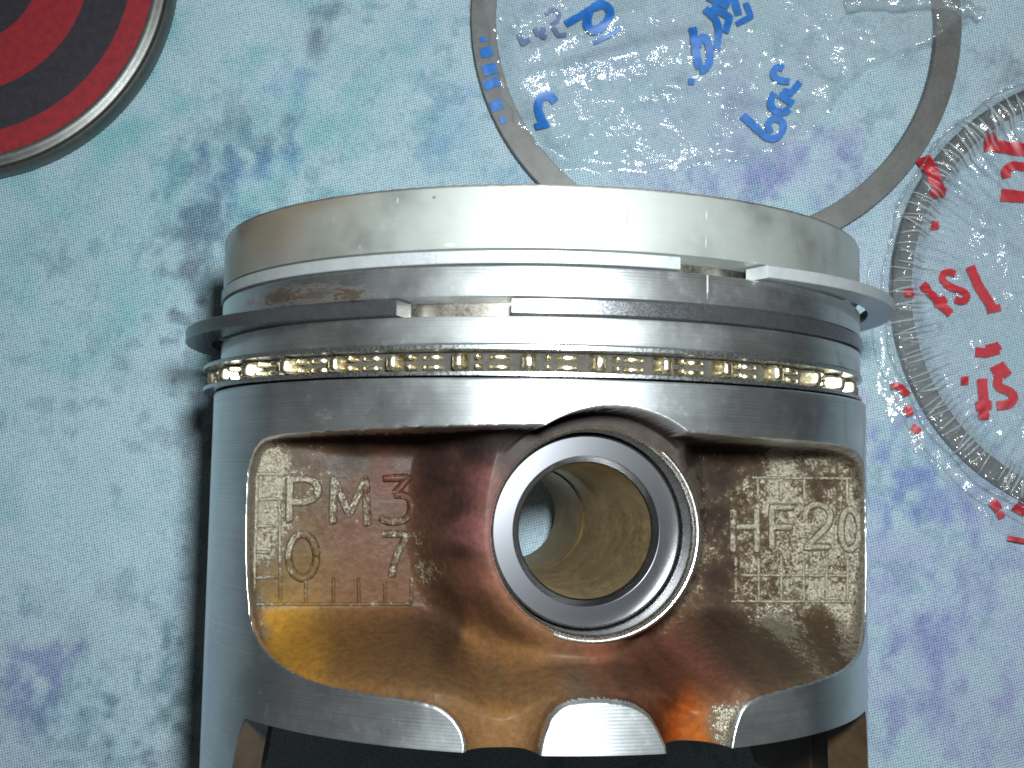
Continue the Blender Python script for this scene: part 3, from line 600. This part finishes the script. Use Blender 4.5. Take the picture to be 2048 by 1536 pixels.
def h_bag1(x, y):
    r = np.hypot(x-C1[0], y-C1[1])/R1
    base = .9 + 2.1*sm(.80, .92, r)*sm(1.10, 1.0, r) + .3*sm(.3, 0, r)
    rid = (1-np.abs(2*fbm((x+.5*y)/16+4, (y-.3*x)/34, 3, 51)-1))**4*.45
    crm = (fbm(x/7, y/7, 3, 61)-.45)*.5*sm(.25, .7, r)
    # two long creases fanning from the left
    for (a, b, w) in [((1040,158),(1440,60),5.0), ((1050,112),(1290,10),5.0)]:
        p, q = on_z(*a, 2), on_z(*b, 2); d = q-p; L = np.hypot(*d); d = d/L; s_ = (x-p[0])*d[0]+(y-p[1])*d[1]; n_ = -(x-p[0])*d[1]+(y-p[1])*d[0]
        rid = rid + 1.1*np.exp(-(n_/2.0)**2)*sm(-2, 3, s_)*sm(L+8, L-8, s_)
    return np.maximum(base + rid + crm, .45)
def h_bag2(x, y):
    dx, dy = x-C2[0], y-C2[1]; r = np.hypot(dx, dy)/R2; a = np.arctan2(dy, dx)
    base = .9 + 1.75*sm(.86, .93, r)*sm(1.06, 1.0, r)
    ribs = (np.abs(np.sin(a*62+3*np.sin(a*7)+2.5*fbm(a*9, r*3, 2, 71)))**5)*(.75*sm(.74, .88, r)*sm(1.10, .99, r))*(.15+1.3*vnoise(a*14, r*2, 73))
    w = (1-np.abs(2*fbm(a*11, r*2.2, 3, 81)-1))**3*.6*sm(.55, .85, r) + (fbm(x/12, y/12, 3, 91)-.45)*.9
    fl_ = (fbm(x/4, y/4, 3, 95)-.45)*1.0*sm(.98, 1.06, r)
    return np.maximum(base+ribs+w+fl_, .3)
bag1 = film('plastic_bag', 'clear plastic bag with blue printed letters over the grey loose ring', C1,
    [(925,-120),(940,0),(950,90),(972,180),(1003,255),(1060,318),(1150,338),(1270,340),(1380,332),(1490,312),(1580,285),(1650,235),(1700,170),(1760,120),(1850,95),(1925,65),(1962,25),(1950,-40),(1900,-140),(1700,-260),(1400,-320),(1100,-260)], h_bag1, 2.2)
bag2 = film('plastic_bag', 'clear crimped plastic bag with red printed letters at the right edge', C2,
    [(1770,580),(1785,470),(1822,350),(1885,262),(1960,205),(2060,160),(2240,118),(2460,170),(2640,330),(2715,590),(2640,900),(2460,1060),(2240,1105),(2080,1092),(1985,1052),(1900,960),(1820,880),(1768,810),(1758,740),(1766,660)], h_bag2, 2.0)

q = np.array([on_z(a, b, 2.5) for a, b in [(1690,14),(1740,4),(1800,8),(1850,2),(1900,14),(1940,22),(1962,34)]]); q = chaikin(q, 3)
v, f = tube(np.column_stack([q-C1, 2.6+.8*vnoise(q[:,0]*.5, q[:,1]*.5, 3)]), 1.0+.7*vnoise(q[:,0]*.7, q[:,1]*.7, 6), 12, .6); mesh('rolled_film', v, f, m_film, bag1)
def seal(bag, center, hf, r, w, a0, a1):                       # rolled edge of the film
    a = np.linspace(a0, a1, 420); x = center[0]+r*np.cos(a)*(1+.006*np.sin(a*19)); y = center[1]+r*np.sin(a)*(1+.006*np.sin(a*19))
    v, f = tube(np.column_stack([x-center[0], y-center[1], hf(x, y)+.05]), w*(1+.4*(vnoise(a*30, a*0, 5)-.5)), 8); mesh('sealed_edge', v, f, m_film, bag)
seal(bag2, C2, h_bag2, R2*1.035, .22, 1.6, 4.9); seal(bag2, C2, h_bag2, R2*1.09, .16, 3.0, 4.6)
s = NT('gathered_film'); t = s.t
tr = t.nodes.new('ShaderNodeBsdfTransparent'); pb = t.nodes.new('ShaderNodeBsdfPrincipled'); pb.inputs['Base Color'].default_value = (.30, .33, .35, 1); pb.inputs['Roughness'].default_value = .12
mx = t.nodes.new('ShaderNodeMixShader'); mx.inputs[0].default_value = .34; t.links.new(tr.outputs[0], mx.inputs[1]); t.links.new(pb.outputs[0], mx.inputs[2]); t.links.new(mx.outputs[0], s.out.inputs[0])
m_fold = s.m
for k in range(104):
    a = 1.72+k*.0295+rng.uniform(-.008, .008)
    if rng.random() < .12: continue
    r0, r1 = R2*rng.uniform(.80, .90), R2*rng.uniform(.985, 1.03); t_ = np.linspace(0, 1, 12); r_ = r0+(r1-r0)*t_; a_ = a+rng.uniform(-.03, .03)*t_**2
    x, y = C2[0]+r_*np.cos(a_), C2[1]+r_*np.sin(a_)
    v, f = tube(np.column_stack([x-C2[0], y-C2[1], h_bag2(x, y)+.02+.12*np.sin(t_*math.pi)]), .17*np.sin(.25+t_*2.6)*rng.uniform(.7, 1.5), 7, 1.4)
    mesh('crimp_fold', v, f, m_fold, bag2)
def ink(bag, center, hf, strokes, width, mat, label, name='printed_letter'):
    vs, fs, o = [], [], 0
    for st in strokes:
        w = width
        if isinstance(st, tuple): st, w = st
        P = dense([on_z(a, b, 2.2) for a, b in st], .35); T = np.gradient(P, axis=0); T /= np.linalg.norm(T, axis=1)[:,None]+1e-9
        Nn = np.stack([-T[:,1], T[:,0]], 1); k = np.linspace(-.5, .5, 7); ww = w/12.2*(1+.12*(vnoise(P[:,0]*1.3, P[:,1]*1.3, 99)-.5))
        G = P[:,None,:]+Nn[:,None,:]*(k[None,:,None]*ww[:,None,None]); Z = hf(G[...,0], G[...,1])+.09+.012*len(vs)
        vs.append(np.concatenate([G-center, Z[...,None]], -1).reshape(-1,3)); fs.append(grid_faces(len(P), 7)+o); o += len(P)*7
    ob = mesh(name, np.vstack(vs), np.vstack(fs), mat, bag); tag(ob, label); return ob
B = lambda st, w, lb: ink(bag1, C1, h_bag1, st, w, m_blue, lb)
cc = lambda p: [tuple(q) for q in chaikin(p, 2)]
# row nearest the piston
B([(cc([(1570,133),(1558,128),(1548,140),(1552,152),(1568,158),(1582,160)]), 14), ([(1603,160),(1585,182),(1568,178)], 14)], 14, 'blue letter s')
B([(cc([(1552,182),(1542,200),(1548,218),(1570,222),(1582,214)]), 15), ([(1560,185),(1590,204)], 15)], 15, 'blue letter u')
B([([(1488,226),(1520,258)], 16), (cc([(1520,258),(1538,274),(1560,272),(1572,252),(1566,236),(1548,232),(1536,246),(1545,262)]), 14)], 14, 'blue letter g')
B([(cc([(1386,52),(1392,95),(1402,132)]), 16), (cc([(1402,136),(1418,132),(1424,106),(1416,76),(1402,72),(1398,90)]), 15)], 14, 'blue letter g')
B([(cc([(1412,12),(1440,40),(1436,95)]), 15), ([(1425,8),(1462,30),(1452,62)], 15)], 14, 'blue letter u')
B([([(1379,157),(1392,158)], 13)], 12, 'blue dot')
B([([(1418,-14),(1462,6)], 20), ([(1470,-10),(1480,25)], 15), ([(1494,0),(1505,28),(1475,44)], 12)], 14, 'blue letter s')
B([([(1132,44),(1166,24),(1210,-4)], 17), (cc([(1180,20),(1172,48),(1186,64),(1212,48),(1224,24),(1212,4),(1190,10)]), 17)], 16, 'blue letter g')
B([([(1188,82),(1222,66),(1242,54)], 8)], 8, 'blue smear')
B([(cc([(1112,200),(1100,186),(1082,190),(1075,210),(1082,232),(1088,246)]), 17), ([(1070,254),(1098,244)], 15)], 14, 'blue letter s')
m_blue2 = mat_simple('blue_ink_far_side', (.04, .07, .17), .6, 0, .2, 1.2, 0)
ink(bag1, C1, lambda x, y: h_bag1(x, y)-.5, [(cc([(1092,22),(1104,10),(1120,16),(1118,32),(1104,42)]), 9), ([(1104,42),(1118,66),(1134,66)], 10), (cc([(1088,48),(1082,66),(1094,70)]), 12), ([(1070,50),(1078,66)], 10), ([(1038,62),(1046,82),(1060,74)], 11)], 10, m_blue2, 'faded blue lettering on the far side of the film')
for (a, b, w) in [((966,78),(968,88),14), ((962,112),(986,106),22), ((966,148),(994,140),22), ((968,178),(998,166),20), ((982,220),(1004,210),22), ((1000,246),(1012,242),14)]:
    B([([a, b], w)], w, 'blue printed bar over the ring')
Rr = lambda st, w, lb: ink(bag2, C2, h_bag2, st, w, m_redink, lb)
Rr([([(1846,312),(1866,365)], 26), ([(1862,360),(1878,388)], 24), ([(1856,392),(1892,384)], 16)], 20, 'red figure 1 over the ring')
Rr([([(1865,447),(1882,448)], 18)], 16, 'red dot'); Rr([([(1804,588),(1824,587)], 18)], 16, 'red dot')
Rr([([(1848,566),(1878,600),(1906,626)], 17), ([(1872,606),(1896,596)], 17)], 16, 'red letter t')
Rr([(cc([(1916,546),(1902,540),(1888,546),(1890,562),(1910,574),(1938,582),(1940,596),(1926,602),(1914,596)]), 14)], 14, 'red letter s')
Rr([([(1946,530),(1964,570),(1992,614)], 20), ([(1980,618),(2008,612)], 14)], 16, 'red figure 1')
Rr([([(1956,702),(1980,704),(2006,688)], 18), ([(1980,700),(2004,694)], 24)], 16, 'red stroke'); Rr([([(1927,760),(1943,760)], 16)], 14, 'red dot')
Rr([([(1970,756),(1974,800),(1974,838)], 20), ([(1958,812),(1990,808)], 18)], 16, 'red letter t')
Rr([(cc([(1994,730),(2004,750),(2000,772),(2024,780),(2036,792),(2026,808),(2000,810)]), 18), ([(2004,726),(2024,750)], 18)], 16, 'red letter s')
Rr([([(1976,272),(1996,288),(2060,296)], 26), ([(1976,270),(1982,298)], 16)], 16, 'red figure 1')
Rr([(cc([(2056,330),(2034,326),(2016,336),(2020,352)]), 18)], 16, 'red letter s'); Rr([([(2008,386),(2056,390)], 24)], 16, 'red letter t')
Rr([(cc([(1784,772),(1800,770),(1816,790)]), 12), ([(1816,812),(1824,830)], 16), ([(1828,852),(1844,864)], 14)], 14, 'red smudges on the bag edge')
Rr([([(1988,1002),(2004,1020)], 18), ([(2004,1024),(2010,1036)], 14), ([(2030,1010),(2056,1024)], 18), ([(2020,1076),(2060,1084)], 10)], 14, 'red smudges on the lower bag edge')
